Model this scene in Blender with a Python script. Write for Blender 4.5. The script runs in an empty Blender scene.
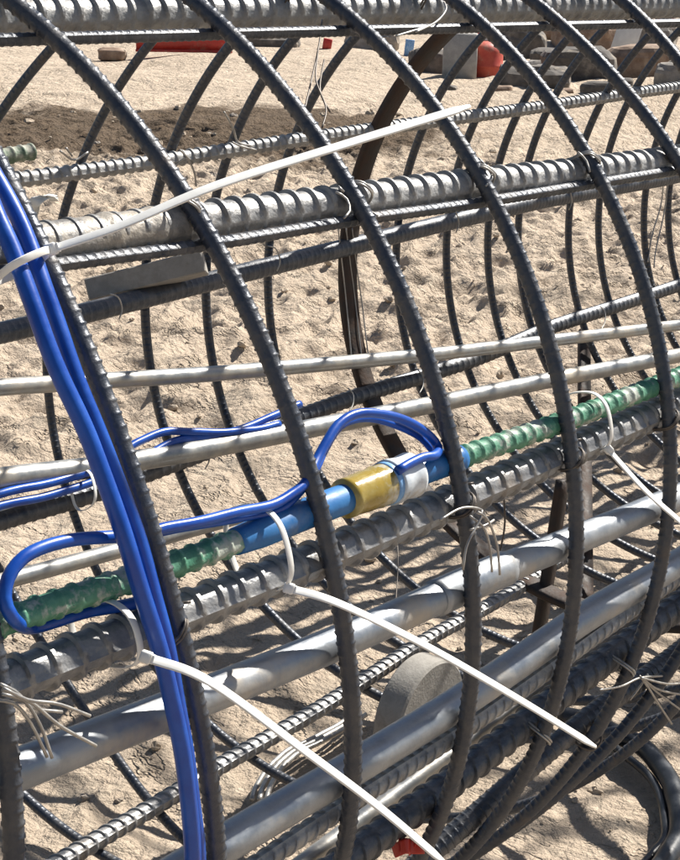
import bpy, math, random
import numpy as np
from mathutils import Matrix, Vector

random.seed(7)
RNG = np.random.default_rng(11)
S = bpy.context.scene
COL = S.collection

# ------------------------------------------------------------------ camera
FPX = 1574.566                      # focal length in pixels of the 680x860 photograph
CAM = np.array([0.0, -1.29217, 0.52907])
RT = np.array([0.661748, -0.749449, 0.020404])
UP = np.array([0.206142, 0.20805, 0.956149])
FW = np.array([0.720829, 0.628524, -0.292169])
cd = bpy.data.cameras.new('camera')
cam = bpy.data.objects.new('camera', cd)
COL.objects.link(cam)
cd.sensor_fit = 'VERTICAL'
cd.sensor_height = 36.0
cd.lens = FPX / 860 * 36.0
cd.clip_start = 0.05
cd.clip_end = 1000
cam.matrix_world = Matrix(((RT[0], UP[0], -FW[0], CAM[0]), (RT[1], UP[1], -FW[1], CAM[1]),
                           (RT[2], UP[2], -FW[2], CAM[2]), (0, 0, 0, 1)))
S.camera = cam

# ------------------------------------------------------------------ light
SUN_AZ = np.array([0.97, -0.11]); SUN_AZ = SUN_AZ / np.linalg.norm(SUN_AZ)
SUN_EL = math.radians(47)
w = bpy.data.worlds.new('World'); S.world = w; w.use_nodes = True
nt = w.node_tree; nt.nodes.clear()
sky = nt.nodes.new('ShaderNodeTexSky'); sky.sky_type = 'NISHITA'; sky.sun_disc = False
sky.sun_elevation = SUN_EL; sky.sun_rotation = math.atan2(SUN_AZ[0], SUN_AZ[1])
bg = nt.nodes.new('ShaderNodeBackground'); bg.inputs['Strength'].default_value = 0.05
wo = nt.nodes.new('ShaderNodeOutputWorld')
nt.links.new(sky.outputs[0], bg.inputs[0]); nt.links.new(bg.outputs[0], wo.inputs[0])
sl = bpy.data.lights.new('sun', 'SUN'); sl.energy = 5.0; sl.angle = math.radians(1.0)
sl.color = (1.0, 0.95, 0.87)
sun = bpy.data.objects.new('sun', sl); COL.objects.link(sun)
sd = Vector((SUN_AZ[0] * math.cos(SUN_EL), SUN_AZ[1] * math.cos(SUN_EL), math.sin(SUN_EL)))
sun.rotation_euler = sd.to_track_quat('Z', 'Y').to_euler()
vs = S.view_settings
vs.view_transform = 'Standard'; vs.look = 'None'; vs.gamma = 1.0; vs.use_curve_mapping = False
vs.exposure = 0.9

# ------------------------------------------------------------------ materials
def mat(name, c1, c2, metallic=0.0, rough=(0.4, 0.6), scale=40.0, lo=0.4, hi=0.65, bump=0.0, bscale=200.0,
        c3=None, c3scale=12.0, c3lo=0.55, c3hi=0.7, spec=0.5, coat=0.0):
    """Procedural surface: two colours mixed by noise, an optional third in larger patches, fine bump."""
    m = bpy.data.materials.new(name); m.use_nodes = True
    n = m.node_tree.nodes; l = m.node_tree.links; n.clear()
    out = n.new('ShaderNodeOutputMaterial'); b = n.new('ShaderNodeBsdfPrincipled')
    l.new(b.outputs[0], out.inputs[0])
    tc = n.new('ShaderNodeTexCoord')
    nz = n.new('ShaderNodeTexNoise'); nz.inputs['Scale'].default_value = scale; nz.inputs['Detail'].default_value = 6
    nz.inputs['Roughness'].default_value = 0.65
    l.new(tc.outputs['Object'], nz.inputs['Vector'])
    r = n.new('ShaderNodeMapRange'); r.inputs[1].default_value = lo; r.inputs[2].default_value = hi
    l.new(nz.outputs[0], r.inputs[0])
    mx = n.new('ShaderNodeMix'); mx.data_type = 'RGBA'
    mx.inputs[6].default_value = (*c1, 1); mx.inputs[7].default_value = (*c2, 1)
    l.new(r.outputs[0], mx.inputs[0])
    colr = mx.outputs[2]
    if c3:
        n3 = n.new('ShaderNodeTexNoise'); n3.inputs['Scale'].default_value = c3scale; n3.inputs['Detail'].default_value = 5
        n3.inputs['Roughness'].default_value = 0.7
        l.new(tc.outputs['Object'], n3.inputs['Vector'])
        r3 = n.new('ShaderNodeMapRange'); r3.inputs[1].default_value = c3lo; r3.inputs[2].default_value = c3hi
        l.new(n3.outputs[0], r3.inputs[0])
        m3 = n.new('ShaderNodeMix'); m3.data_type = 'RGBA'; m3.inputs[7].default_value = (*c3, 1)
        l.new(r3.outputs[0], m3.inputs[0]); l.new(colr, m3.inputs[6]); colr = m3.outputs[2]
        mm = n.new('ShaderNodeMapRange'); mm.inputs[3].default_value = metallic; mm.inputs[4].default_value = metallic * 0.25
        l.new(r3.outputs[0], mm.inputs[0]); l.new(mm.outputs[0], b.inputs['Metallic'])
    else:
        b.inputs['Metallic'].default_value = metallic
    l.new(colr, b.inputs['Base Color'])
    rr = n.new('ShaderNodeMapRange'); rr.inputs[3].default_value = rough[0]; rr.inputs[4].default_value = rough[1]
    l.new(r.outputs[0], rr.inputs[0]); l.new(rr.outputs[0], b.inputs['Roughness'])
    b.inputs['Specular IOR Level'].default_value = spec
    if coat: b.inputs['Coat Weight'].default_value = coat
    if bump:
        nb = n.new('ShaderNodeTexNoise'); nb.inputs['Scale'].default_value = bscale; nb.inputs['Detail'].default_value = 4
        l.new(tc.outputs['Object'], nb.inputs['Vector'])
        bp = n.new('ShaderNodeBump'); bp.inputs['Strength'].default_value = bump; bp.inputs['Distance'].default_value = 0.002
        l.new(nb.outputs[0], bp.inputs['Height']); l.new(bp.outputs[0], b.inputs['Normal'])
    return m

M = {}
M['hoop'] = mat('hoop_steel', (.042, .050, .067), (.084, .085, .090), .35, (.34, .52), 60, bump=.25, bscale=420,
                c3=(.12, .085, .055), c3scale=9, c3lo=.6, c3hi=.8)
M['bar'] = mat('bar_steel', (.175, .178, .185), (.30, .295, .285), .35, (.36, .52), 50, bump=.3, bscale=380,
               c3=(.22, .18, .14), c3scale=10, c3lo=.56, c3hi=.75)
M['darkbar'] = mat('dark_bar_steel', (.065, .072, .085), (.14, .14, .145), .5, (.36, .55), 55, bump=.3, bscale=380,
                   c3=(.13, .10, .075), c3scale=9, c3lo=.6, c3hi=.8)
M['chalk'] = mat('chalky_bar_steel', (.21, .21, .21), (.38, .375, .36), .3, (.42, .6), 45, bump=.4, bscale=320,
               c3=(.20, .165, .13), c3scale=11, c3lo=.58, c3hi=.75)
M['dustbar'] = mat('dusty_bar_steel', (.16, .155, .15), (.36, .34, .31), .35, (.45, .7), 45, bump=.4, bscale=300,
                   c3=(.42, .37, .30), c3scale=14, c3lo=.5, c3hi=.7)
M['rust'] = mat('rusty_steel', (.026, .020, .017), (.065, .038, .026), .2, (.6, .85), 30, bump=.5, bscale=160)
M['galv'] = mat('galvanized_steel', (.27, .28, .285), (.40, .395, .375), .65, (.36, .52), 35, bump=.15, bscale=120,
                c3=(.50, .44, .35), c3scale=8, c3lo=.5, c3hi=.72)
M['tube'] = mat('grey_steel_tube', (.24, .265, .30), (.37, .385, .40), .6, (.36, .55), 26, bump=.2, bscale=140,
                c3=(.42, .37, .30), c3scale=9, c3lo=.54, c3hi=.72)
M['cable'] = mat('blue_cable_jacket', (.003, .052, .32), (.007, .085, .42), 0, (.3, .42), 30, bump=.05, c3=(.08, .11, .22), c3scale=25, c3lo=.66, c3hi=.9)
M['sleeve'] = mat('blue_shrink_sleeve', (.010, .10, .30), (.03, .17, .42), 0, (.35, .55), 25, bump=.2, bscale=120, c3=(.16, .22, .30), c3scale=18, c3lo=.6, c3hi=.8)
M['green'] = mat('green_epoxy_coat', (.055, .20, .125), (.13, .32, .21), 0, (.45, .65), 60, bump=.35, bscale=300, c3=(.40, .43, .37), c3scale=34, c3lo=.51, c3hi=.60)
M['dullgreen'] = mat('dull_green_coat', (.10, .15, .10), (.20, .26, .18), 0, (.6, .8), 40, bump=.3, bscale=200, c3=(.36, .36, .30), c3scale=20, c3lo=.46, c3hi=.56)
M['yellow'] = mat('yellow_tape', (.30, .21, .025), (.40, .33, .12), 0, (.18, .35), 30, bump=.35, bscale=70, c3=(.52, .52, .46), c3scale=16, c3lo=.54, c3hi=.66, coat=.5)
M['tape'] = mat('white_tape', (.52, .58, .64), (.68, .71, .73), 0, (.25, .5), 40, bump=.3, bscale=90, c3=(.40, .36, .30), c3scale=30, c3lo=.55, c3hi=.7)
M['tapeblue'] = mat('pale_blue_tape', (.12, .30, .58), (.35, .50, .68), 0, (.35, .6), 40)
M['nylon'] = mat('white_nylon', (.70, .69, .65), (.80, .79, .75), 0, (.35, .5), 30, bump=.05)
M['wire'] = mat('tie_wire_steel', (.30, .29, .28), (.46, .44, .40), .6, (.35, .55), 80)
M['darkwire'] = mat('dark_tie_wire', (.07, .06, .055), (.14, .12, .10), .5, (.4, .6), 80)
M['concrete'] = mat('spacer_concrete', (.25, .235, .21), (.33, .31, .28), 0, (.85, .95), 60, bump=.35, bscale=260, c3=(.21, .19, .165), c3scale=30)
M['block'] = mat('grey_block_concrete', (.30, .285, .265), (.38, .36, .33), 0, (.85, .95), 20, bump=.6, bscale=120)
M['hose'] = mat('black_hose_rubber', (.012, .014, .018), (.030, .034, .042), 0, (.30, .5), 40, bump=.1)
M['red'] = mat('red_paint', (.42, .025, .015), (.55, .05, .03), 0, (.35, .55), 20, c3=(.35, .16, .10), c3scale=8)
M['fadedred'] = mat('faded_red_plastic', (.42, .045, .025), (.50, .09, .05), 0, (.5, .7), 12, c3=(.36, .20, .15), c3scale=6)
M['orange'] = mat('orange_plastic', (.55, .17, .05), (.62, .25, .08), 0, (.4, .6), 20)
M['paleplank'] = mat('weathered_plank', (.50, .44, .36), (.66, .60, .52), 0, (.7, .9), 20, bump=.3)
M['rock'] = mat('rubble_stone', (.17, .155, .14), (.33, .30, .26), 0, (.85, .95), 8, bump=.8, bscale=40, c3=(.42, .34, .25), c3scale=4)
M['brownrock'] = mat('brown_rubble', (.20, .13, .09), (.34, .25, .18), 0, (.85, .95), 9, bump=.8, bscale=40, c3=(.42, .36, .30), c3scale=5)
M['darkrock'] = mat('dark_rubble', (.07, .062, .056), (.16, .14, .12), 0, (.85, .95), 8, bump=.8, bscale=40, c3=(.32, .27, .21), c3scale=4)
M['pale'] = mat('pale_sheet', (.58, .57, .55), (.66, .65, .62), 0, (.5, .7), 15)
M['black'] = mat('black_plastic', (.015, .015, .016), (.03, .03, .03), 0, (.4, .6), 20)

# ground material
def ground_material():
    m = bpy.data.materials.new('dry_sand'); m.use_nodes = True
    n = m.node_tree.nodes; l = m.node_tree.links; n.clear()
    out = n.new('ShaderNodeOutputMaterial'); b = n.new('ShaderNodeBsdfPrincipled'); l.new(b.outputs[0], out.inputs[0])
    tc = n.new('ShaderNodeTexCoord')
    def noise(sc, det=6, ro=.6, vec=None):
        q = n.new('ShaderNodeTexNoise'); q.inputs['Scale'].default_value = sc; q.inputs['Detail'].default_value = det
        q.inputs['Roughness'].default_value = ro; l.new(vec or tc.outputs['Object'], q.inputs['Vector']); return q.outputs[0]
    def rng(v, a, b_, c=0., d=1.):
        q = n.new('ShaderNodeMapRange'); q.inputs[1].default_value = a; q.inputs[2].default_value = b_
        q.inputs[3].default_value = c; q.inputs[4].default_value = d; l.new(v, q.inputs[0]); return q.outputs[0]
    def mix(f, a, c):
        q = n.new('ShaderNodeMix'); q.data_type = 'RGBA'; l.new(f, q.inputs[0])
        for i, v in ((6, a), (7, c)):
            if isinstance(v, tuple): q.inputs[i].default_value = (*v, 1)
            else: l.new(v, q.inputs[i])
        return q.outputs[2]
    c = mix(rng(noise(2.2), .35, .65), (.555, .452, .35), (.475, .387, .298))
    c = mix(rng(noise(14, 8, .7), .5, .72, 0, .75), c, (.60, .51, .40))
    c = mix(rng(noise(38, 6, .7), .60, .72, 0, .75), c, (.21, .165, .125))
    c = mix(rng(noise(5.5, 5, .65), .60, .72, 0, .6), c, (.29, .25, .205))
    # darker brown patch with a noisy edge, beyond the cage
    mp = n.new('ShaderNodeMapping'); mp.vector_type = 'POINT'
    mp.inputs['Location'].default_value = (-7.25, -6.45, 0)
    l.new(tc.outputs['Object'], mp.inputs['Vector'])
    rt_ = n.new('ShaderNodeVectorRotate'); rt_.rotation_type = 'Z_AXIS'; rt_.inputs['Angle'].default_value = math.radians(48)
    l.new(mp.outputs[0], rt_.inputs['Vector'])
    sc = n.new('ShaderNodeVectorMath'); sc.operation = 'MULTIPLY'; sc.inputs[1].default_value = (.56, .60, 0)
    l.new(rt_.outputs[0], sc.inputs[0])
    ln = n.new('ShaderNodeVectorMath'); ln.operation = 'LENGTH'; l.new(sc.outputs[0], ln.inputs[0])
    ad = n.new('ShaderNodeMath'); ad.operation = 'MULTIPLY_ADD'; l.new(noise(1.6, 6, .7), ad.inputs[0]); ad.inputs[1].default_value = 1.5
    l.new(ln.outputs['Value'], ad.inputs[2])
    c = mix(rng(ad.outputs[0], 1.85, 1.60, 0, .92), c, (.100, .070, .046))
    l.new(c, b.inputs['Base Color']); b.inputs['Roughness'].default_value = .95
    b.inputs['Specular IOR Level'].default_value = .15
    h = n.new('ShaderNodeMath'); h.operation = 'MULTIPLY_ADD'; l.new(noise(30, 8, .62), h.inputs[0]); h.inputs[1].default_value = 1.0
    q = n.new('ShaderNodeMath'); q.operation = 'MULTIPLY'; l.new(noise(9, 6, .6), q.inputs[0]); q.inputs[1].default_value = 2.0
    l.new(q.outputs[0], h.inputs[2])
    # thin crevices between the crusted lumps
    mp2 = n.new('ShaderNodeMapping'); mp2.inputs['Rotation'].default_value = (0, 0, math.radians(-41)); mp2.inputs['Scale'].default_value = (1.0, .62, 1)
    l.new(tc.outputs['Object'], mp2.inputs['Vector'])
    cv = n.new('ShaderNodeMath'); cv.operation = 'SUBTRACT'; l.new(noise(6.5, 5, .62, mp2.outputs[0]), cv.inputs[0]); cv.inputs[1].default_value = .5
    ca = n.new('ShaderNodeMath'); ca.operation = 'ABSOLUTE'; l.new(cv.outputs[0], ca.inputs[0])
    brk = rng(noise(3.1), .44, .58)
    cr = n.new('ShaderNodeMath'); cr.operation = 'MULTIPLY'; l.new(rng(ca.outputs[0], .001, .020, 1, 0), cr.inputs[0]); l.new(brk, cr.inputs[1])
    hs = n.new('ShaderNodeMath'); hs.operation = 'MULTIPLY_ADD'; l.new(cr.outputs[0], hs.inputs[0]); hs.inputs[1].default_value = -.4; l.new(h.outputs[0], hs.inputs[2]); h = hs
    cc = n.new('ShaderNodeMath'); cc.operation = 'MULTIPLY'; l.new(cr.outputs[0], cc.inputs[0]); cc.inputs[1].default_value = .32
    l.new(mix(cc.outputs[0], c, (.16, .125, .09)), b.inputs['Base Color'])
    bp = n.new('ShaderNodeBump'); bp.inputs['Strength'].default_value = 1.0; bp.inputs['Distance'].default_value = .036
    l.new(h.outputs[0], bp.inputs['Height']); l.new(bp.outputs[0], b.inputs['Normal'])
    return m
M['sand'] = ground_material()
M['clod'] = mat('sand_clod', (.44, .355, .265), (.33, .27, .205), 0, (.9, .98), 6, bump=.5, bscale=90, c3=(.26, .225, .19), c3scale=1.2, c3lo=.55, c3hi=.62)

# ------------------------------------------------------------------ helpers
R0, GZ = 0.60, 0.95322               # cage radius; the cage sags a little, so its height is squashed by GZ
GROUND = -0.655
def ray(x, y):
    return FW + RT * ((x - 340) / FPX) + UP * ((430 - y) / FPX)
def on_cage(x, y, r, far=False):
    """Point of the cage's near or far side (radius r about its axis) that is seen at photo pixel x, y."""
    d = ray(x, y); dz, cz = d[2] / GZ, CAM[2] / GZ
    A = d[1]**2 + dz**2; B = CAM[1] * d[1] + cz * dz; Cc = CAM[1]**2 + cz**2 - r * r
    D = B * B - A * Cc
    t = -B / A if D < 0 else (-B + math.sqrt(D) * (1 if far else -1)) / A
    return CAM + t * d
def at_dist(x, y, t): return CAM + t * ray(x, y)
def on_ground(x, y, z=GROUND):
    d = ray(x, y); return CAM + d * ((z - CAM[2]) / d[2])

def smooth(P, step=.01, closed=False):
    """Catmull-Rom through the points, resampled to even steps."""
    P = np.asarray(P, float)
    if len(P) == 2 and not closed:
        n = max(2, int(np.linalg.norm(P[1] - P[0]) / step) + 1)
        return P[0] + (P[1] - P[0]) * np.linspace(0, 1, n)[:, None]
    Q = np.vstack([P[-1], P, P[0], P[1]]) if closed else np.vstack([2 * P[0] - P[1], P, 2 * P[-1] - P[-2]])
    out = []
    for i in range(1, len(Q) - 2):
        p0, p1, p2, p3 = Q[i - 1], Q[i], Q[i + 1], Q[i + 2]
        t = np.linspace(0, 1, 24, endpoint=False)[:, None]
        out.append(.5 * (2 * p1 + (p2 - p0) * t + (2 * p0 - 5 * p1 + 4 * p2 - p3) * t**2 + (3 * p1 - p0 - 3 * p2 + p3) * t**3))
    X = np.vstack(out + [Q[-2][None]])
    return resample(X, step, closed)
def arclen(X): return np.concatenate([[0], np.cumsum(np.linalg.norm(np.diff(X, axis=0), axis=1))])
def interp(X, s, L): return np.stack([np.interp(s, L, X[:, i]) for i in range(3)], -1)
def resample(X, step, closed=False):
    L = arclen(X); n = max(3, int(round(L[-1] / step)) + 1)
    s = np.linspace(0, L[-1], n)
    if closed: s = s[:-1]
    return interp(X, s, L)

class MB:
    """Collects vertices and faces of one mesh."""
    def __init__(self): self.v = []; self.f = []; self.n = 0
    def add(self, V, F):
        self.v.append(np.asarray(V, float)); self.f += [tuple(i + self.n for i in q) for q in F]; self.n += len(V); return self
    def grid(self, V, nu, nv, closed_u=False, closed_v=True, caps=True):
        base = self.n; self.v.append(V.reshape(-1, 3)); self.n += nu * nv
        iu = np.arange(nu if closed_u else nu - 1); iv = np.arange(nv if closed_v else nv - 1)
        a, b = np.meshgrid(iu, iv, indexing='ij'); a2 = (a + 1) % nu; b2 = (b + 1) % nv
        F = np.stack([a * nv + b, a * nv + b2, a2 * nv + b2, a2 * nv + b], -1).reshape(-1, 4) + base
        self.f += [tuple(q) for q in F.tolist()]
        if caps and not closed_u:
            self.f.append(tuple(range(base + nv - 1, base - 1, -1)))
            self.f.append(tuple(range(base + (nu - 1) * nv, base + nu * nv)))
        return self
    def tube(self, X, r, segs=12, closed=False, hint=None, ribs=None, phi0=0.0, flat=None):
        """Round (or flat = (half width, half thickness)) sweep along X; ribs = pitch, height, long rib height, slant."""
        X = np.asarray(X, float)
        rowh = None
        if ribs:
            pitch, h, hl, slant = ribs[:4]; fade = ribs[4] if len(ribs) > 4 else 2.2
            XX = np.vstack([X, X[:1]]) if closed else X
            L = arclen(XX); nper = max(1, int(L[-1] / pitch)); pitch = L[-1] / nper
            pat = np.array([0., .64, .70, .84, .92]); ph = np.array([0., 0., 1., 1., 0.])
            s = (np.arange(nper)[:, None] + pat[None]).ravel() * pitch
            rowh = np.tile(ph, nper)
            X = interp(XX, s, L)
        N = len(X)
        if closed: T = np.roll(X, -1, 0) - np.roll(X, 1, 0)
        else: T = np.gradient(X, axis=0)
        T /= np.linalg.norm(T, axis=1)[:, None] + 1e-12
        if hint is not None:
            h_ = np.asarray(hint, float)
            n1 = h_[None] - (T @ h_)[:, None] * T
        else:
            n1 = np.zeros_like(X); a = np.array([0, 0, 1.]) if abs(T[0][2]) < .9 else np.array([1., 0, 0])
            cur = a - (a @ T[0]) * T[0]
            for i in range(N):
                cur = cur - (cur @ T[i]) * T[i]; cur /= np.linalg.norm(cur); n1[i] = cur
        n1 /= np.linalg.norm(n1, axis=1)[:, None]
        n2 = np.cross(T, n1)
        if flat:
            hw, ht = flat
            hw = np.broadcast_to(np.asarray(hw, float), (N,)); ht = np.broadcast_to(np.asarray(ht, float), (N,))
            k = np.array([(-1, -.6), (-.8, -1), (.8, -1), (1, -.6), (1, .6), (.8, 1), (-.8, 1), (-1, .6)])
            V = X[:, None] + n1[:, None] * (k[None, :, 0] * hw[:, None])[..., None] + n2[:, None] * (k[None, :, 1] * ht[:, None])[..., None]
            return self.grid(V, N, 8, closed)
        phi = np.linspace(0, 2 * np.pi, segs, endpoint=False)
        rr = np.broadcast_to(np.asarray(r, float).reshape(-1, 1) if np.ndim(r) else np.full((1, 1), r), (N, segs)).copy()
        ax = np.zeros((N, segs))
        if ribs:
            a = np.clip(np.abs(np.sin(phi - phi0)) * fade, 0, 1) if fade > 1 else np.abs(np.sin(phi - phi0))**4
            dd = np.abs((phi - phi0 + np.pi / 2) % np.pi - np.pi / 2)
            lg = np.exp(-(dd / .17)**2)
            rr = rr + np.maximum(rowh[:, None] * a[None] * h, lg[None] * hl)
            ax = np.broadcast_to(slant * r * np.cos(phi - phi0)[None], (N, segs))
        V = X[:, None] + n1[:, None] * (rr * np.cos(phi)[None])[..., None] + n2[:, None] * (rr * np.sin(phi)[None])[..., None] + T[:, None] * ax[..., None]
        return self.grid(V, N, segs, closed)
    def box(self, c, size, R=None, bev=.08):
        hx, hy, hz = np.asarray(size) / 2; e = min(hx, hy, hz) * bev
        V = []
        for z in (-hz, -hz + e, hz - e, hz):
            i = e if abs(abs(z) - hz) < 1e-9 else 0
            for sx, sy in ((-1, -1), (1, -1), (1, 1), (-1, 1)):
                for q in ((0, 1), (1, 0)) if sx * sy > 0 else ((1, 0), (0, 1)):
                    V.append((sx * (hx - i - e * q[0]), sy * (hy - i - e * q[1]), z))
        V = np.array(V)
        if R is not None: V = V @ np.asarray(R).T
        return self.grid((V + np.asarray(c)).reshape(4, 8, 3), 4, 8)

def origin_of(o):
    v = Vector((0, 0, 0))
    while o is not None: v += o.location; o = o.parent
    return np.array(v)
def link(name, mb, material, parent=None, smooth_=True, loc=None, sharp=None):
    V = np.vstack(mb.v)
    me = bpy.data.meshes.new(name)
    if parent is not None: org = origin_of(parent)
    else: org = np.array(loc) if loc is not None else np.array([V[:, 0].mean(), V[:, 1].mean(), V[:, 2].min()])
    me.from_pydata((V - org).tolist(), [], mb.f); me.update()
    me.materials.append(M[material])
    if smooth_: me.polygons.foreach_set('use_smooth', np.ones(len(me.polygons), bool))
    if sharp: me.set_sharp_from_angle(angle=math.radians(sharp))
    o = bpy.data.objects.new(name, me); COL.objects.link(o)
    if parent is not None: o.parent = parent
    else: o.location = org
    return o
def tag(o, label=None, cat=None, group=None, kind=None):
    if label: o['label'] = label
    if cat: o['category'] = cat
    if group: o['group'] = group
    if kind: o['kind'] = kind
    return o
def thing(name, loc, label, cat, group=None):
    o = bpy.data.objects.new(name, None); COL.objects.link(o); o.location = loc; o.empty_display_size = .05
    return tag(o, label, cat, group)

# ------------------------------------------------------------------ ground
def vnoise(x, y, seed):
    xi = np.floor(x).astype(int); yi = np.floor(y).astype(int); fx = x - xi; fy = y - yi
    fx = fx * fx * (3 - 2 * fx); fy = fy * fy * (3 - 2 * fy)
    def hsh(a, b):
        n = (a * 374761393 + b * 668265263 + seed * 69069) & 0x7fffffff
        n = ((n ^ (n >> 13)) * 1274126177) & 0x7fffffff
        return ((n ^ (n >> 16)) & 0xffff) / 65535.0
    return (hsh(xi, yi) * (1 - fx) + hsh(xi + 1, yi) * fx) * (1 - fy) + (hsh(xi, yi + 1) * (1 - fx) + hsh(xi + 1, yi + 1) * fx) * fy
def gheight(x, y):
    a = .64; xr = x * math.cos(a) + y * math.sin(a); yr = -x * math.sin(a) + y * math.cos(a)
    near = np.clip((np.hypot(x - 1.8, y) - .7) / 1.2, .35, 1)
    h = .045 * (vnoise(xr * 3.1, yr * 2.7, 1) - .5) + .040 * (vnoise(xr * 6.3 + 5, yr * 7.9, 2) - .5)
    rid = 1 - np.abs(2 * vnoise(xr * 8.5, yr * 10.5, 3) - 1)
    h += (.042) * (rid**2 - .4) + .030 * (vnoise(xr * 19, yr * 23, 4) - .5) + .013 * (vnoise(xr * 41, yr * 39, 6) - .5) + .008 * (vnoise(xr * 73 + yr * 20, yr * 70 - xr * 20, 8) - .5)
    far = np.clip((np.hypot(x, y) - 7) / 10, 0, 1)
    h += far * .16 * (vnoise(x * .9, y * .8, 5) - .5)
    return h * near
def axis_steps(a, b, st, lim, g=1.13):
    c = list(np.arange(a, b, st)); s = st
    while c[-1] < lim: s *= g; c.append(c[-1] + s)
    s = st; lo = []
    x = a
    while x > -lim: s *= g; x -= s; lo.append(x)
    return np.array(lo[::-1] + c)
gx = axis_steps(.6, 7.6, .0135, 300, 1.09); gy = axis_steps(-.7, 6.0, .0135, 300, 1.09)
GXX, GYY = np.meshgrid(gx, gy, indexing='ij')
gz_ = GROUND + gheight(GXX, GYY)
gm = MB(); gm.grid(np.stack([GXX, GYY, gz_], -1), len(gx), len(gy), False, False, caps=False)
gm.f = [q[::-1] for q in gm.f]
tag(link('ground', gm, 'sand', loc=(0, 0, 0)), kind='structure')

def clods():
    mb = MB(); rg = np.random.default_rng(5)
    n, m = 9, 6
    th = np.linspace(0, 2 * np.pi, n, endpoint=False); ph = np.linspace(.05, np.pi - .05, m)
    T, P_ = np.meshgrid(th, ph, indexing='ij')
    D = np.stack([np.sin(P_) * np.cos(T), np.sin(P_) * np.sin(T), np.cos(P_)], -1)
    for k in range(900):
        dist = 2.0 + 10 * rg.random()**1.3; az = math.atan2(FW[0], FW[1]) + rg.uniform(-.30, .30)
        x, y = CAM[0] + dist * math.sin(az), CAM[1] + dist * math.cos(az)
        size = .0025 + .016 * rg.random()**6 * (.15 + dist / 5)
        z = GROUND + float(gheight(np.array([x]), np.array([y]))[0])
        V = D * (1 + rg.normal(0, .17, D.shape[:2]))[..., None] * size * np.array([1, rg.uniform(.6, 1), rg.uniform(.45, .75)])
        a = rg.uniform(0, 6); c_, s_ = math.cos(a), math.sin(a)
        V = V @ np.array([[c_, s_, 0], [-s_, c_, 0], [0, 0, 1]]) + np.array([x, y, z + size * .25])
        mb.grid(V, n, m, True, False, caps=False)
    return mb
tag(link('sand_clods', clods(), 'clod', smooth_=False, loc=(0, 0, 0)), 'loose clods and pebbles strewn over the trampled dry sand', 'clods', kind='stuff')

# ------------------------------------------------------------------ the reinforcement cage
cage = thing('rebar_cage', (2.0, 0.0, GROUND), 'large cylindrical steel reinforcement cage of ribbed hoops and long bars lying on sand', 'rebar cage')
TILT = (-0.0919, 0.0547)
RINGS = [  # position along the axis, then its own small bends
    (.10, (0, 0, 0, 0, 0)), (.27, (0, 0, 0, 0, 0)),
    (.4452, (-.0043, -.0041, .0017, .0086, .0026)), (.6544, (.0389, -.0485, -.0263, .0862, .0116)),
    (.7431, (-.0154, -.1135, .0593, .0357, .0509)), (.9006, (-.0164, -.0543, .022, .0341, .0235)),
    (1.0434, (-.0243, -.0394, .0312, .0128, .0283)), (1.1951, (-.0168, .0344, .0212, .0031, .0029)),
    (1.3298, (.0263, .1048, .0321, -.0354, -.0717)), (1.50, (.072, .080, -.004, .0024, -.005)),
    (1.736, None), (1.887, None), (2.038, None), (2.385, None), (2.542, None), (2.685, None), (2.812, None),
    (2.956, None), (3.118, None), (3.26, None), (3.41, None), (3.56, None), (3.70, None), (3.86, None)]
RH = .0067
def ring_path(s, h=None, r=R0, n=360):
    th = np.linspace(0, 2 * np.pi, n, endpoint=False); h = h or (0, 0, 0, 0, 0)
    Y = r * np.cos(th); Z = r * np.sin(th)
    X = s + (TILT[0] + h[0]) * Y + (TILT[1] + h[1]) * Z + r * (h[2] * np.cos(2 * th) + h[3] * np.sin(2 * th) + h[4] * np.cos(3 * th))
    return np.stack([X, Y, Z * GZ], -1)
first = None
for s, h in RINGS:
    if h is not None:
        link('hoop', MB().tube(ring_path(s, h), RH, 14, True, hint=(1, 0, 0), ribs=(.0088, .0009, .0001, .0, 1), phi0=2.35), 'hoop', cage)
    elif first is None:
        first = link('hoop', MB().tube(ring_path(0), .0078, 12, True, hint=(1, 0, 0), ribs=(.0095, .0010, .0001, .0, 1), phi0=2.4), 'hoop', cage)
        # vertices are relative to the cage's base; slide the hoop along the axis
        first.location.x = s
    else:
        c = first.copy(); COL.objects.link(c); c.parent = cage; c.location.x = s + random.uniform(-.006, .006)
        c.rotation_euler = (0, 0, random.uniform(-.012, .012))

# wide flat stiffener ring inside the hoops, with upright braces
sp = ring_path(2.21, None, R0 - .022, 220)
st = link('stiffener_ring', MB().tube(sp, 0, closed=True, hint=(1, 0, 0), flat=(.021, .008)), 'rust', cage)
tag(st, 'wide rusty dark flat ring inside the hoops')
for a, b in (((584, 333, .56), (586, 602, .12)), ((563, 480, .12), (538, 640, .12))):
    pa, pb = [CAM + ray(*q[:2]) * ((q[2] - CAM[1]) / ray(*q[:2])[1]) for q in (a, b)]
    link('brace', MB().tube(smooth([pa, pb], .02), .0, hint=(1, 0, 0), flat=(.014, .008)), 'rust', cage)

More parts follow.
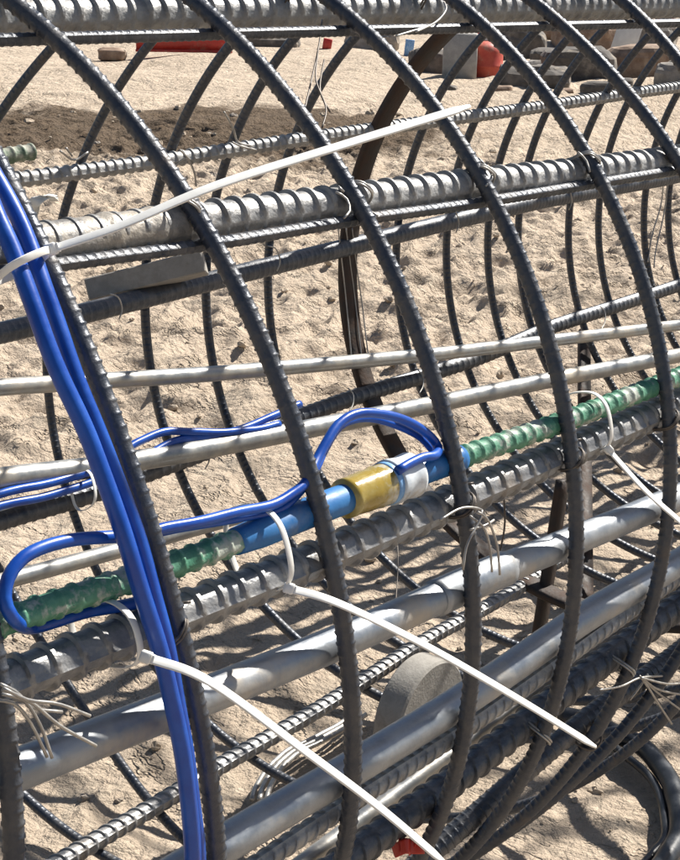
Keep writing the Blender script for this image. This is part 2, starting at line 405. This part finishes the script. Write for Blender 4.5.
def bar_path(picks, r, far, x0=-.2, x1=4.3, step=.02):
    P = np.array([on_cage(px, py, r, far) for px, py in picks])
    P = P[np.argsort(P[:, 0])]
    a = np.polyfit(P[:, 0], P[:, 1:], 1)
    # smooth wobble: line fit plus interpolated remainder
    X = np.arange(max(x0, P[0, 0] - 1.4), min(x1, P[-1, 0] + 2.4) + step, step)
    out = [X]
    for k in range(2):
        base = np.polyval(a[:, k], X); rem = P[:, k + 1] - np.polyval(a[:, k], P[:, 0])
        w = np.interp(X, P[:, 0], rem)
        ker = np.hanning(13); ker /= ker.sum()
        w = np.convolve(np.pad(w, 6, mode='edge'), ker, 'valid')
        out.append(base + w)
    return np.stack(out, -1)
def rebar(picks, d, material, far=False, pitch=.0195, h=.0024, hl=.0016, slant=0., phi0=.2, r=None, segs=32, label=None, x1=4.3, x0=-.2):
    rr = d / 2; rad = (R0 - RH - rr - .0015) if r is None else r
    X = bar_path(picks, rad, far, x0, x1)
    o = link('longitudinal_bar', MB().tube(X, rr, segs, hint=(0, 0, 1), ribs=(pitch, h, hl, slant), phi0=phi0), material, cage, sharp=48)
    if label: o['label'] = label
    return X
B1 = rebar([(0, 17), (300, 11), (640, 5)], .0275, 'chalk', pitch=.0185, phi0=1.9, r=.565, h=.0030)
B1b = rebar([(0, 40), (340, 31), (680, 23)], .0095, 'darkbar', pitch=.008, h=.0004, hl=.0008, phi0=1.2, label='thin dark bar under the thick top bar')
B2 = rebar([(0, 182), (141, 164), (310, 138), (405, 125), (540, 107), (640, 92), (680, 87)], .021, 'chalk', True, pitch=.0175, phi0=1.8)
B3 = rebar([(80, 240), (240, 216), (340, 204), (460, 187), (570, 175), (680, 160)], .027, 'chalk', pitch=.0195, phi0=1.7, h=.0028)
B3b = rebar([(30, 268), (230, 242), (338, 222), (460, 206), (670, 171)], .0095, 'darkbar', pitch=.008, h=.0004, hl=.0008, phi0=1.3, label='thin dark bar under the ribbed bar')
B4 = rebar([(0, 333), (70, 317), (219, 279), (372, 241), (453, 221), (546, 200), (670, 178)], .033, 'darkbar', True, pitch=.012, h=.0003, hl=.0004)
B7 = rebar([(0, 520), (82, 498), (147, 473), (310, 413), (360, 395), (420, 377), (480, 358), (550, 327), (620, 305), (680, 285)], .029, 'darkbar', True, pitch=.018, h=.0011)
B8 = rebar([(10, 680), (240, 590), (340, 550), (450, 503), (560, 455), (680, 403)], .0265, 'bar', pitch=.0205, h=.0027, hl=.0022, phi0=1.62)
B9 = rebar([(60, 862), (185, 788), (218, 766), (298, 722), (340, 696), (430, 637), (500, 600), (560, 560)], .021, 'bar', True, pitch=.017, slant=.6, phi0=1.2)
B10 = rebar([(330, 815), (369, 790), (452, 738), (540, 676), (598, 633), (680, 575)], .0145, 'chalk', pitch=.012, h=.0014, slant=.7, phi0=.4)
B11 = rebar([(358, 850), (437, 793), (487, 755), (563, 691), (611, 656), (675, 608)], .025, 'darkbar', pitch=.018, h=.0022, slant=.35, phi0=.3)
B12 = rebar([(440, 846), (522, 775), (577, 724), (611, 700), (660, 668)], .021, 'darkbar', pitch=.0085, h=.0008, hl=.0006, phi0=.3)

# pale dusty coupler on the left end of the upper ribbed bar
m_ = (B3[:, 0] > on_cage(20, 250, .57)[0]) & (B3[:, 0] < on_cage(188, 228, .57)[0])
cp = B3[m_]; rad = np.full(len(cp), .0158)
for f0 in (.50, .82, .93): rad[min(len(rad) - 1, int(f0 * len(rad)))] = .0168
L_ = resample(cp, .004); rad = np.full(len(L_), .0152)
for f0 in (.46, .74, .90): rad[int(f0 * len(L_)):int(f0 * len(L_)) + 2] = .0168
tag(link('coupler_sleeve', MB().tube(L_, rad, 24, hint=(0, 0, 1)), 'dustbar', cage), 'pale dusty sleeve around the upper ribbed bar')

# tie wires: short twisted strands at the crossings
def wire(paths, r=.0011, material='wire', nm='tie_wire', parent=cage):
    mb = MB()
    for P in paths: mb.tube(smooth(P, .006), r * .8, 6)
    return link(nm, mb, material, parent)
def wp(pts, r=.612, far=False): return [on_cage(x, y, r, far) for x, y in pts]
wire([wp([(-6, 668), (6, 700), (12, 722)], .605), wp([(2, 690), (22, 698), (40, 725), (52, 758)], .615), wp([(2, 694), (30, 702), (60, 726), (96, 746)], .62),
      wp([(3, 688), (28, 700), (58, 704), (90, 716)], .625), wp([(-4, 700), (14, 704), (30, 722), (47, 757)], .618), wp([(0, 684), (16, 692), (34, 708), (62, 712)], .612)], .0014)
wire([wp([(440, 520), (462, 508), (482, 510), (486, 522)], .612), wp([(463, 570), (467, 545), (480, 520), (482, 510)], .617), wp([(500, 575), (497, 545), (488, 520), (478, 512)], .622),
      wp([(470, 530), (486, 525), (494, 520)], .61), wp([(492, 572), (490, 548), (484, 528), (470, 516)], .614)], .0013)
wire([wp([(600, 690), (622, 686), (640, 678), (662, 676)], .612), wp([(640, 676), (650, 690), (660, 706), (672, 724)], .618), wp([(642, 678), (660, 690), (690, 696)], .62),
      wp([(630, 700), (642, 684), (648, 674)], .61), wp([(642, 678), (668, 684), (690, 682)], .62), wp([(645, 682), (662, 696), (684, 712)], .615)], .0014)
wire([wp([(300, 130), (318, 50), (322, 20)], .585), wp([(318, 50), (316, 80), (326, 108), (322, 128)], .59), wp([(324, 60), (320, 90), (330, 112)], .585)], .0010, 'darkwire')
wire([wp([(224, 112), (233, 128), (238, 142), (252, 146)], .57, True), wp([(232, 142), (240, 146), (256, 150)], .565, True)], .002)
wire([wp([(172, 168), (186, 158), (194, 172), (196, 186)], .57, True), wp([(180, 150), (190, 160)], .57, True)], .002)
wire([wp([(60, 151), (74, 160), (88, 152)], .57, True), wp([(66, 148), (72, 156)], .57, True)], .002)
for x0, x1 in ((338, 352), (346, 362), (352, 369)):
    wire([wp([(x0, 228), (x0 + 4, 262), ((x0 + x1) / 2 + 1, 300), (x1, 362)], .57, True)], .0016)
wire([wp([(664, 178), (661, 205), (652, 236), (648, 262)], .57, True), wp([(668, 182), (664, 214), (656, 250), (654, 268)], .565, True)], .002)
wire([wp([(416, 32), (436, 22), (446, 10), (444, 2)], .60), wp([(396, 36), (416, 30), (430, 26)], .60)], .0013)
wire([wp([(336, 192), (346, 198), (350, 210), (344, 218)], .605), wp([(338, 186), (344, 192)], .61)], .0013)
wire([wp([(478, 158), (486, 166), (492, 176), (486, 186)], .605)], .0013)
wire([wp([(578, 152), (586, 160), (590, 172)], .605)], .0013)
for q in ((268, 258), (447, 220), (110, 306), (560, 197)):
    x, y = q
    wire([wp([(x, y - 12), (x + 8, y - 9), (x + 12, y + 3), (x + 9, y + 13)], .545, True)], .0016)
wire([wp([(500, 460), (505, 520), (498, 560)], .50)], .0012, 'darkwire')
wire([wp([(396, 520), (398, 560), (396, 600)], .45, True)], .0012, 'darkwire')
for (x, y) in ((122, 432), (204, 455), (348, 398), (418, 380), (600, 316)):
    wire([wp([(x, y - 10), (x + 5, y - 4), (x + 5, y + 6), (x + 1, y + 14)], .55, True)], .0016)

# tight wire knots where the near hoops cross the long bars
def knot(bar, ring, rad, a=.0125, b=.0195, flip=1):
    """wire saddle round the crossing of a long bar and a hoop on the near side"""
    s_, h_ = RINGS[ring]; rp = ring_path(s_, h_)
    rp = rp[rp[:, 1] < .2]
    dd = np.linalg.norm(rp[:, None] - bar[None, ::2], axis=2); i_, j_ = np.unravel_index(dd.argmin(), dd.shape)
    p, q = rp[i_], bar[::2][j_]
    c = (p + q) / 2; n = np.array([0, p[1], p[2]]); n /= np.linalg.norm(n)
    tz = np.cross(n, [1, 0, 0]); tz /= np.linalg.norm(tz)
    e = np.array([1, 0, 0]) * .7 + tz * .7 * flip
    t = np.linspace(0, 2 * np.pi, 18, endpoint=False)
    mb = MB(); f = np.cross(e, n)
    for o_ in (-.0012, .0012):
        P = [c + e * a * np.sign(math.cos(u)) * abs(math.cos(u))**.7 + n * (b * np.sign(math.sin(u)) * abs(math.sin(u))**.8) + f * o_ for u in t]
        mb.tube(smooth(P, .003, True), .0011, 6, True)
    k0 = c + e * a * .8 - n * b * .3
    mb.tube(smooth([c + e * a + f * .001, k0 + e * .008 + n * .006, k0 + e * .014 + f * .006 + n * .012], .003), .0011, 6)
    link('tie_wire', mb, 'darkwire' if flip > 0 else 'wire', cage)
for bar, rings, fl in ((B1, (4, 6, 7), 1), (B3, (4, 5, 6, 7), -1), (B8, (3, 5, 6, 7), 1), (B11, (6, 7), -1), (B12, (7,), 1)):
    for r_ in rings: knot(bar, r_, .59, flip=fl)

# ------------------------------------------------------------------ plain metal tubes tied inside the cage
def straight_tube(picks, d, material, label, far=False, r=None, joint=None, x0=-.2, x1=4.3, group=None):
    rad = (R0 - RH - d / 2 - .0015) if r is None else r
    X = bar_path(picks, rad, far, x0, x1); L = arclen(X)
    X = resample(X, .012); R_ = np.full(len(X), d / 2)
    t = thing('steel_tube', X[0], label, 'steel tube', 'plain steel tubes running through the cage')
    link('pipe_wall', MB().tube(X, R_, 28, hint=(0, 0, 1)), material, t)
    if joint:
        c = on_cage(*joint, rad, far); i = int(np.argmin(np.linalg.norm(X - c, axis=1)))
        link('coupling', MB().tube(resample(X[i - 4:i + 5], .006), d / 2 + .0018, 28, hint=(0, 0, 1)), material, t)
    return X
straight_tube([(10, 772), (160, 714), (350, 638), (480, 578), (600, 530), (680, 497)], .027, 'tube',
              'thick grey steel tube below the green ribbed bar, behind the wire bunch', joint=(474, 580))
straight_tube([(230, 840), (365, 761), (480, 690), (590, 612), (665, 572)], .029, 'tube',
              'lowest thick shiny steel tube in front of the concrete wheel', x0=.1)
straight_tube([(384, 803), (458, 748), (520, 702), (570, 668), (648, 606), (680, 584)], .016, 'galv',
              'narrow pale tube between the ribbed bars at lower right', r=.548)
straight_tube([(0, 387), (200, 375), (340, 363), (440, 354), (540, 342), (640, 330), (680, 325)], .026, 'galv',
              'upper of two pale galvanized tubes crossing the middle of the cage', True, r=.535)
straight_tube([(0, 478), (100, 467), (200, 450), (292, 432), (426, 406), (550, 380), (655, 360)], .033, 'galv',
              'lower pale galvanized tube above the yellow taped sensor', True, r=.525)
straight_tube([(0, 582), (60, 566), (120, 550), (175, 534)], .024, 'galv', 'short piece of pale tube under the blue cable loop at left', True, r=.50, x1=1.75)

# ------------------------------------------------------------------ instrumented green bars
gb = thing('strain_gauge_bar', on_cage(200, 555, .58), 'green coated ribbed bar carrying a blue sleeve and yellow taped sensor', 'instrumented bar', 'green coated bars')
GP = bar_path([(0, 620), (60, 597), (130, 578), (200, 553), (230, 541), (340, 497), (400, 476), (440, 462), (560, 421), (680, 374)], .5835, False, -.1, 3.6)
GP[:, 1] -= .004
def between(X, xa, ya, xb, yb, step=.004):
    a = on_cage(xa, ya, .58)[0]; b = on_cage(xb, yb, .58)[0]
    L = arclen(X); sa, sb = np.interp([a, b], X[:, 0], L); n = max(4, int((sb - sa) / step))
    return interp(X, np.linspace(sa, sb, n), L)
link('bar', MB().tube(GP, .0085, 22, hint=(0, 0, 1), ribs=(.0145, .0014, .0012, .0), phi0=1.75), 'green', gb)
sp_ = between(GP, 228, 542, 345, 495); k_ = np.linspace(0, 1, len(sp_))
link('sleeve', MB().tube(sp_, .0098 + .0016 * np.clip(k_ * 5, 0, 1), 24, hint=(0, 0, 1)), 'sleeve', gb)
sp_ = between(GP, 337, 498, 384, 482); k_ = np.linspace(0, 1, len(sp_))
link('yellow_tape', MB().tube(sp_, .0152 + .0006 * np.floor(k_ * 3.4) + .0003 * np.sin(k_ * 31), 28, hint=(0, 0, 1)), 'yellow', gb)
link('pale_blue_tape', MB().tube(between(GP, 376, 485, 386, 481, .002), .0170, 28, hint=(0, 0, 1)), 'tapeblue', gb)
sp_ = between(GP, 381, 483, 403, 475, .002); k_ = np.linspace(0, 1, len(sp_))
link('white_tape', MB().tube(sp_, 0.0176 + .0006 * np.sin(k_ * 7 + 1), 28, hint=(0, 0, 1)), 'tape', gb)
link('end_sleeve', MB().tube(between(GP, 400, 477, 452, 459), .0112, 24, hint=(0, 0, 1)), 'sleeve', gb)
g2 = bar_path([(-40, 163), (0, 157), (36, 151)], .56, True, -.2, on_cage(40, 151, .56, True)[0])
X_ = g2[g2[:, 0] < on_cage(40, 151, .56, True)[0]]
tag(link('coated_bar', MB().tube(X_, .011, 16, hint=(0, 0, 1), ribs=(.017, .0016, .001, 0), phi0=1.6), 'dullgreen'),
    'short end of a green coated ribbed bar at the far left edge, high up', 'coated bar', 'green coated bars')

# ------------------------------------------------------------------ blue cables
def cable(paths, label, d, nm='blue_cable', material='cable', cat='cable', group='blue instrument cables', step=.006):
    X = smooth(paths, step); L = arclen(X); q = RNG.uniform(0, 6, 6)
    for k in range(3):
        X[:, k] += min(d, .012) * (.07 * np.sin(L * 31 + q[k]) + .02 * np.sin(L * 83 + q[k + 3]))
    return tag(link(nm, MB().tube(X, d / 2, 14), material), label, cat, group)
def nr(pts, r): return [on_cage(x, y, r) for x, y in pts]
cable(nr([(-26, 160), (-6, 212), (12, 250), (32, 302), (62, 378), (90, 442), (120, 528), (147, 608), (166, 670), (181, 750), (192, 850), (196, 930)], .618),
      'front blue cable running down the left hoop to the bottom edge', .0116)
cable(nr([(-14, 158), (10, 204), (30, 248), (47, 296), (75, 372), (99, 434), (129, 514), (152, 590), (168, 652), (184, 742), (197, 850), (200, 930)], .607),
      'second blue cable tucked behind the front one on the left hoop', .0112)
cable(nr([(138, 534), (118, 537), (70, 541), (30, 552), (9, 572), (3, 597), (12, 618)], .606) + nr([(30, 628), (58, 622), (90, 612), (128, 605), (146, 600)], .578),
      'blue cable looping left around the green bar and back', .0085)
cable(nr([(150, 532), (166, 527), (204, 521), (240, 512), (272, 505), (292, 494), (306, 482)], .600) + nr([(318, 458), (327, 442), (339, 424), (356, 414), (378, 414), (404, 421), (426, 433), (438, 446)], .594)
      + nr([(436, 455), (424, 457), (410, 463), (398, 470)], .604), 'blue cable arching over the yellow taped sensor to its right end', .0075)
cable(nr([(150, 536), (180, 529), (240, 518), (278, 510), (300, 493), (316, 470)], .592) + nr([(324, 452), (337, 430), (352, 421), (372, 419), (396, 425), (420, 437), (434, 452)], .584),
      'thinner blue cable behind the arch over the sensor', .0055)
def fr(pts, r): return [on_cage(x, y, r, True) for x, y in pts]
cable(fr([(-30, 516), (0, 506), (60, 492), (110, 476), (150, 453), (180, 440), (215, 436), (262, 421), (300, 404)], .52),
      'blue cable lying along the dark far bar, nearest to the bar', .013)
cable(fr([(-30, 503), (0, 494), (60, 480), (100, 466), (138, 442), (168, 431), (215, 433), (256, 429), (280, 424)], .515),
      'blue cable on the far bar, upper one of the tied pair', .013)
# ------------------------------------------------------------------ black hoses and loose wires on the ground
def gr(pts, z): return [on_ground(x, y, z) for x, y in pts]
cable(gr([(560, 715), (590, 722), (618, 735), (642, 746), (662, 769), (675, 795), (680, 830), (668, 856), (650, 880), (620, 905)], GROUND + .03), 'thick black hose curving over the sand at lower right', .030, 'black_hose', 'hose', 'hose', 'black hoses on the sand', .012)
cable(gr([(570, 722), (600, 735), (622, 753), (648, 776), (662, 800), (665, 836), (650, 857), (630, 880)], GROUND + .022), 'thin grey-black hose inside the curve of the thick one', .013, 'black_hose', 'hose', 'hose', 'black hoses on the sand', .01)
for k, dx in enumerate((0, 7, 14)):
    cable(gr([(252 + dx, 800), (256 + dx, 786), (268 + dx, 768), (286 + dx, 752), (306 + dx, 742), (334 + dx, 727), (352 + dx, 715)], GROUND + .02 + .003 * k),
          ('outermost', 'middle', 'innermost')[k] + ' of three thin grey wires arching over the sand beside the wheel', .008, 'loose_wire', 'wire', 'wire', 'loose wires on the sand', .01)

# ------------------------------------------------------------------ zip ties
def zip_tie(label, loop, tail, tw=.0026, along=(1, 0, 0), head=None):
    """loop: closed strap; tail: photo pixels with extra distance beyond the head, starting from the strap's lower front"""
    t = thing('zip_tie', loop[0], label, 'zip tie', 'white zip ties')
    link('strap', MB().tube(smooth(loop, .004, True), 0, closed=True, flat=(.0025, .0007), hint=along), 'nylon', t)
    if tail:
        p0 = loop[8] + (loop[8] - sum(loop) / len(loop)) * .08 if head is None else head; t0 = (p0 - CAM) @ FW
        X = smooth([p0] + [at_dist(x, y, t0 + dt) for x, y, dt in tail], .006); n = len(X)
        k = np.linspace(0, 1, n)
        wd = tw * np.where(k > .96, 1 - (k - .96) / .04 * .6, 1.0)
        link('tail', MB().tube(X, 0, hint=UP * .75 + FW * .66, flat=(wd * 1.25, .0008)), 'nylon', t)
        d = X[1] - X[0]; d /= np.linalg.norm(d); u = UP - (UP @ d) * d; u /= np.linalg.norm(u); Rh = np.stack([d, u, np.cross(d, u)], -1)
        h_ = link('head', MB().box(X[0], (.0075, .0075, .0062), Rh, .25), 'nylon', t)
        link('latch', MB().box(X[0] + d * .0042, (.0022, .0058, .0046), Rh, .2), 'nylon', h_)
    return t
def band(a, b, depth):
    """closed strap round a bundle: a and b are its two ends, depth its half size square to the cage's side"""
    a, b = np.asarray(a), np.asarray(b); c = (a + b) / 2; h = (a - b) / 2
    d = np.array([0, c[1], c[2]]); d = d - (d @ h) / (h @ h) * h; d /= np.linalg.norm(d)
    t = np.linspace(0, 2 * np.pi, 20, endpoint=False)
    sg = lambda v: np.sign(v) * np.abs(v)**.75
    return [c + h * sg(math.cos(q)) + d * depth * sg(math.sin(q)) for q in t]
zip_tie('long zip tie on the left pair of blue cables, its tail pointing up right', band(on_cage(0, 275, .612), on_cage(43, 257, .612), .0165),
        [(120, 226, .0), (215, 186, .02), (340, 146, .06), (470, 106, .11)], .0029, (.25, -.1, -.95))
zip_tie('zip tie round the blue cable loop and thick bar, tail running to the bottom edge', band(on_cage(96, 598, .578), on_cage(112, 666, .578), .034),
        [(210, 682, .0), (310, 755, .02), (380, 808, .04), (446, 864, .06)], .0026, head=on_cage(146, 657, .626))
zip_tie('zip tie below the sensor, its tail ending in front of the lower right hoops', band(on_cage(248, 505, .580), on_cage(268, 590, .580), .030),
        [(340, 604, .0), (430, 648, .03), (520, 700, .06), (596, 747, .09)], .0026)
zip_tie('zip tie round the right part of the green bar, tail leaving at the right edge', band(on_cage(581, 392, .580), on_cage(591, 452, .580), .026),
        [(646, 491, .0), (682, 523, .01), (720, 560, .02)], .0030)
zip_tie('small zip tie holding two blue cables on the far bar', band(on_cage(79, 472, .53, True), on_cage(87, 509, .53, True), .03), None)

# ------------------------------------------------------------------ concrete spacer wheels
def wheel(label, c, axis, r, th, hole=.012):
    a = np.asarray(axis, float); a /= np.linalg.norm(a)
    u = np.cross(a, [1, 0, 0]); u /= np.linalg.norm(u); v = np.cross(a, u)
    prof = [(hole, -th / 2), (r - .0035, -th / 2), (r, -th / 2 + .0035), (r, th / 2 - .0035), (r - .0035, th / 2), (hole, th / 2)]
    n = 64; ang = np.linspace(0, 2 * np.pi, n, endpoint=False)
    V = np.array([[np.asarray(c) + (u * math.cos(t) + v * math.sin(t)) * q[0] + a * q[1] for q in prof] for t in ang])
    mb = MB(); mb.grid(V, n, len(prof), True, True, caps=False)
    o = link('concrete_disc', mb, 'concrete', loc=c)
    md = o.modifiers.new('edge', 'EDGE_SPLIT'); md.split_angle = math.radians(25)
    return tag(o, label, 'spacer', None)
p7 = ring_path(1.736, None)
i7 = int(np.argmin(np.linalg.norm(p7 - on_ground(424, 716, -.578), axis=1)))
tg = p7[(i7 + 1) % 360] - p7[i7 - 1]
wheel('round grey concrete wheel standing behind the lowest shiny tube', p7[i7], tg / np.linalg.norm(tg) + np.array([.0, 0, 0]), .091, .046)
al = RT * .97 + UP * .243; nu_ = UP * .97 - RT * .243
tag(link('spacer_block', MB().box(on_cage(147, 277, R0 - .012, True), (.192, .062, .036), np.stack([al, np.cross(nu_, al), nu_], -1), .10), 'concrete', loc=on_cage(147, 277, R0 - .012, True), sharp=30),
    'thin square-ended grey concrete strip above the dark bar, upper left', 'spacer')

# ------------------------------------------------------------------ small litter
mb = MB()
for k in range(3):
    mb.tube(smooth([at_dist(28 + 3 * k, 222 - 4 * k, 1.09), at_dist(30 + 4 * k, 208 - 4 * k, 1.075), at_dist(38 + 5 * k, 200 - 2 * k, 1.07), at_dist(53 + k, 195 + 3 * k, 1.08)], .004), 0, hint=RT, flat=(.004 - .0006 * k, .0004))
tag(link('plastic_scrap', mb, 'nylon'), 'curled white plastic scrap beside the pale coupler at left', 'plastic scrap')
mb = MB()
c = on_cage(408, 848, .60)
for k in range(3):
    o_ = RNG.normal(0, .004, (4, 3))
    mb.tube(smooth([c + o_[0] - RT * .010, c + o_[1] - RT * .003 + UP * .004, c + o_[2] + RT * .004, c + o_[3] + RT * .010 + UP * .005], .003), 0, hint=UP, flat=(.006, .0006))
tag(link('red_tag', mb, 'red'), 'crumpled red tag between the bars at the bottom edge', 'tag')

# ------------------------------------------------------------------ things far behind on the sand
def g0(x, y): p = on_ground(x, y); return p
def frame_at(p):
    d = p - CAM; d[2] = 0; d /= np.linalg.norm(d); return np.stack([np.array([d[1], -d[0], 0]), d, np.array([0, 0, 1.])], -1)
def px(p): return float((p - CAM) @ FW) / FPX       # metres per pixel there
# red beam
p = g0(184, 58) + np.array([0, 0, .06]); k = px(p); Rm = frame_at(p)
t = thing('red_beam', p, 'long red steel beam lying far away on the sand, upper left', 'beam')
L = 96 * k
for z in (.016, .196): link('flange', MB().box(p + Rm @ np.array([0, 0, z * 1.0]), (L, .16, .022), Rm), 'red', t)
link('web', MB().box(p + Rm @ np.array([0, 0, .106]), (L - .01, .015, .156), Rm), 'red', t)
# red canister
p = g0(483, 81); k = px(p); Rm = frame_at(p)
t = thing('red_canister', p, 'rounded red canister standing far behind beside a grey block', 'canister')
H_ = 40 * k; r_ = 19 * k
prof = [(0.05, 0), (.88, 0), (.98, .04), (1, .1), (1, .34), (1.03, .36), (1.03, .40), (1, .42), (1, .72), (.93, .84), (.7, .93), (.35, .98), (.05, 1.0)]
ang = np.linspace(0, 2 * np.pi, 32, endpoint=False)
V = np.array([[p + np.array([math.cos(a) * q[0] * r_, math.sin(a) * q[0] * r_, q[1] * H_]) for q in prof] for a in ang])
link('body', MB().grid(V, 32, len(prof), True, False, caps=False), 'fadedred', t)
link('cap', MB().tube(smooth([p + np.array([0, 0, H_ * .97]), p + np.array([0, 0, H_ * 1.07])], .02), r_ * .22, 14), 'pale', t)
hp = p + np.array([0, 0, H_])
link('handle', MB().tube(smooth([hp - Rm[:, 0] * r_ * .5, hp - Rm[:, 0] * r_ * .4 + np.array([0, 0, H_ * .16]), hp + Rm[:, 0] * r_ * .4 + np.array([0, 0, H_ * .16]), hp + Rm[:, 0] * r_ * .5], .02), r_ * .06, 8), 'red', t)
# grey concrete block beside it
p = g0(459, 82); k = px(p); Rm = frame_at(p)
def block(label, p, sx, sy, sz, Rm, material='block', nm='concrete_block', cat='block', lean=0):
    Rr = Rm @ np.array([[math.cos(lean), 0, math.sin(lean)], [0, 1, 0], [-math.sin(lean), 0, math.cos(lean)]])
    mb = MB().box(p + np.array([0, 0, sz / 2]), (sx, sy, sz), Rr, .1)
    return tag(link(nm, mb, material), label, cat)
block('grey concrete block behind the rusty stiffener ring, left of the red canister', p, 34 * k, .3, 48 * k, Rm)
p = g0(624, 62); k = px(p)
block('leaning pale grey slab far behind at upper right', p, 24 * k, .12, 40 * k, frame_at(p), 'pale', 'slab', 'slab', .25)
p = g0(409, 56); k = px(p)
block('small pale board standing far behind the top of the stiffener ring', p, 9 * k, .05, 16 * k, frame_at(p), 'tapeblue', 'board', 'board', .1)
p = g0(545, 46); k = px(p)
block('pale weathered plank lying on the far rubble', p, 60 * k, .3, 5 * k, frame_at(p), 'paleplank', 'plank', 'plank', .0)
for (x, y, wd, hh, lean, lab) in ((650, 43, 34, 4, .02, 'upper of two pale planks stacked far off at the right'), (642, 54, 40, 4, -.04, 'lower of two pale planks stacked far off at the right'),
                                  (664, 84, 4, 26, -.5, 'pale stick leaning on the rubble at the right edge')):
    p = g0(x, y); k = px(p)
    block(lab, p + np.array([-.5, -.4, .02]), wd * k, .25 if hh < 9 else .05, hh * k, frame_at(p), 'paleplank', 'plank', 'plank', lean)
p = g0(552, 45); k = px(p)
tag(link('orange_strip', MB().box(p + np.array([0, -.1, .10]), (10 * k, .25, 5 * k), frame_at(p)), 'orange'), 'small orange strip at the end of the far plank', 'strip')
for (x, y, wd, lab) in ((327, 52, 9, 'small red marker far behind between the second and third near hoops'), (664, 30, 18, 'red marker strip far off at the top right corner'), (586, 30, 20, 'red strip far off above the leaning pale slab')):
    p = g0(x, y); k = px(p)
    block(lab, p, wd * k, .08, 13 * k, frame_at(p), 'red', 'red_marker', 'marker', .15)
# rubble
def rock(label, x, y, wpx, hpx, material='rock', nm='rubble_rock', seed=0):
    p = g0(x, y); k = px(p); Rm = frame_at(p)
    rg = np.random.default_rng(seed); n, m = 22, 13
    th = np.linspace(0, 2 * np.pi, n, endpoint=False); ph = np.linspace(.02, np.pi - .02, m)
    pts = []
    ks = rg.normal(0, 1, (9, 3)); fs = rg.uniform(1.5, 4.5, 9); o_ = rg.uniform(0, 6, 9)
    for a in th:
        for b in ph:
            d = np.array([math.sin(b) * math.cos(a), math.sin(b) * math.sin(a), math.cos(b)])
            q = 1 + .09 * sum(math.sin(fs[i] * (ks[i] @ d) + o_[i]) for i in range(9)) / 1.6
            d = d * q; d = np.sign(d) * np.abs(d)**.55
            pts.append(p + Rm @ (d * np.array([wpx * k / 2, wpx * k * .4, hpx * k * .62])) + np.array([0, 0, hpx * k * .36]))
    mb = MB().grid(np.array(pts).reshape(n, m, 3), n, m, True, False, caps=False)
    material = ('darkrock', 'brownrock', 'rock', 'darkrock')[seed % 4]
    return tag(link(nm, mb, material, smooth_=False, loc=p), label, 'rock', 'rubble behind the cage')
for i, (x, y, a, b, lab) in enumerate([
    (532, 90, 74, 26, 'wide low grey rubble lump right of the red canister'), (578, 82, 70, 36, 'biggest grey rubble lump left below the leaning slab'),
    (640, 80, 66, 34, 'grey rubble lump right below the leaning slab'), (678, 92, 50, 28, 'rubble lump at the right edge below the red marker'),
    (604, 98, 46, 17, 'small flat rubble lump nearest to the cage at upper right'), (518, 56, 56, 26, 'brown rubble lump behind the red canister'),
    (586, 48, 70, 24, 'dark rubble lump behind the orange strip'), (652, 46, 50, 24, 'far grey rubble lump right of the leaning slab'),
    (428, 74, 40, 26, 'dark lump left of the grey concrete block'), (206, 52, 24, 14, 'reddish brown lump at the left end of the red beam'),
    (112, 58, 30, 10, 'low brown lump left of the red beam'), (372, 50, 54, 22, 'dark lump behind the third near hoop'),
    (270, 48, 60, 14, 'low dark lump right of the red beam'), (555, 66, 50, 18, 'pale rubble lump under the far plank'),
    (560, 40, 120, 20, 'long low dark bank of debris behind the far plank'),
    (538, 70, 22, 10, 'small stone above the wide low lump'), (598, 66, 20, 12, 'small stone left of the leaning slab'), (634, 100, 16, 7, 'pebble-sized stone below the right rubble lump'),
    (565, 96, 18, 8, 'small stone below the biggest lump'), (490, 46, 30, 12, 'far stone straight above the red canister'), (668, 36, 30, 12, 'farthest stone in the top right corner'),
    (620, 90, 26, 12, 'small rubble stone between the two biggest lumps'), (502, 94, 22, 9, 'little stone in front of the red canister'),
    (662, 62, 36, 18, 'pale rubble stone behind the right lump'), (448, 92, 18, 7, 'little stone in front of the grey concrete block')]):
    rock(lab, x, y, a, b, seed=i + 3)
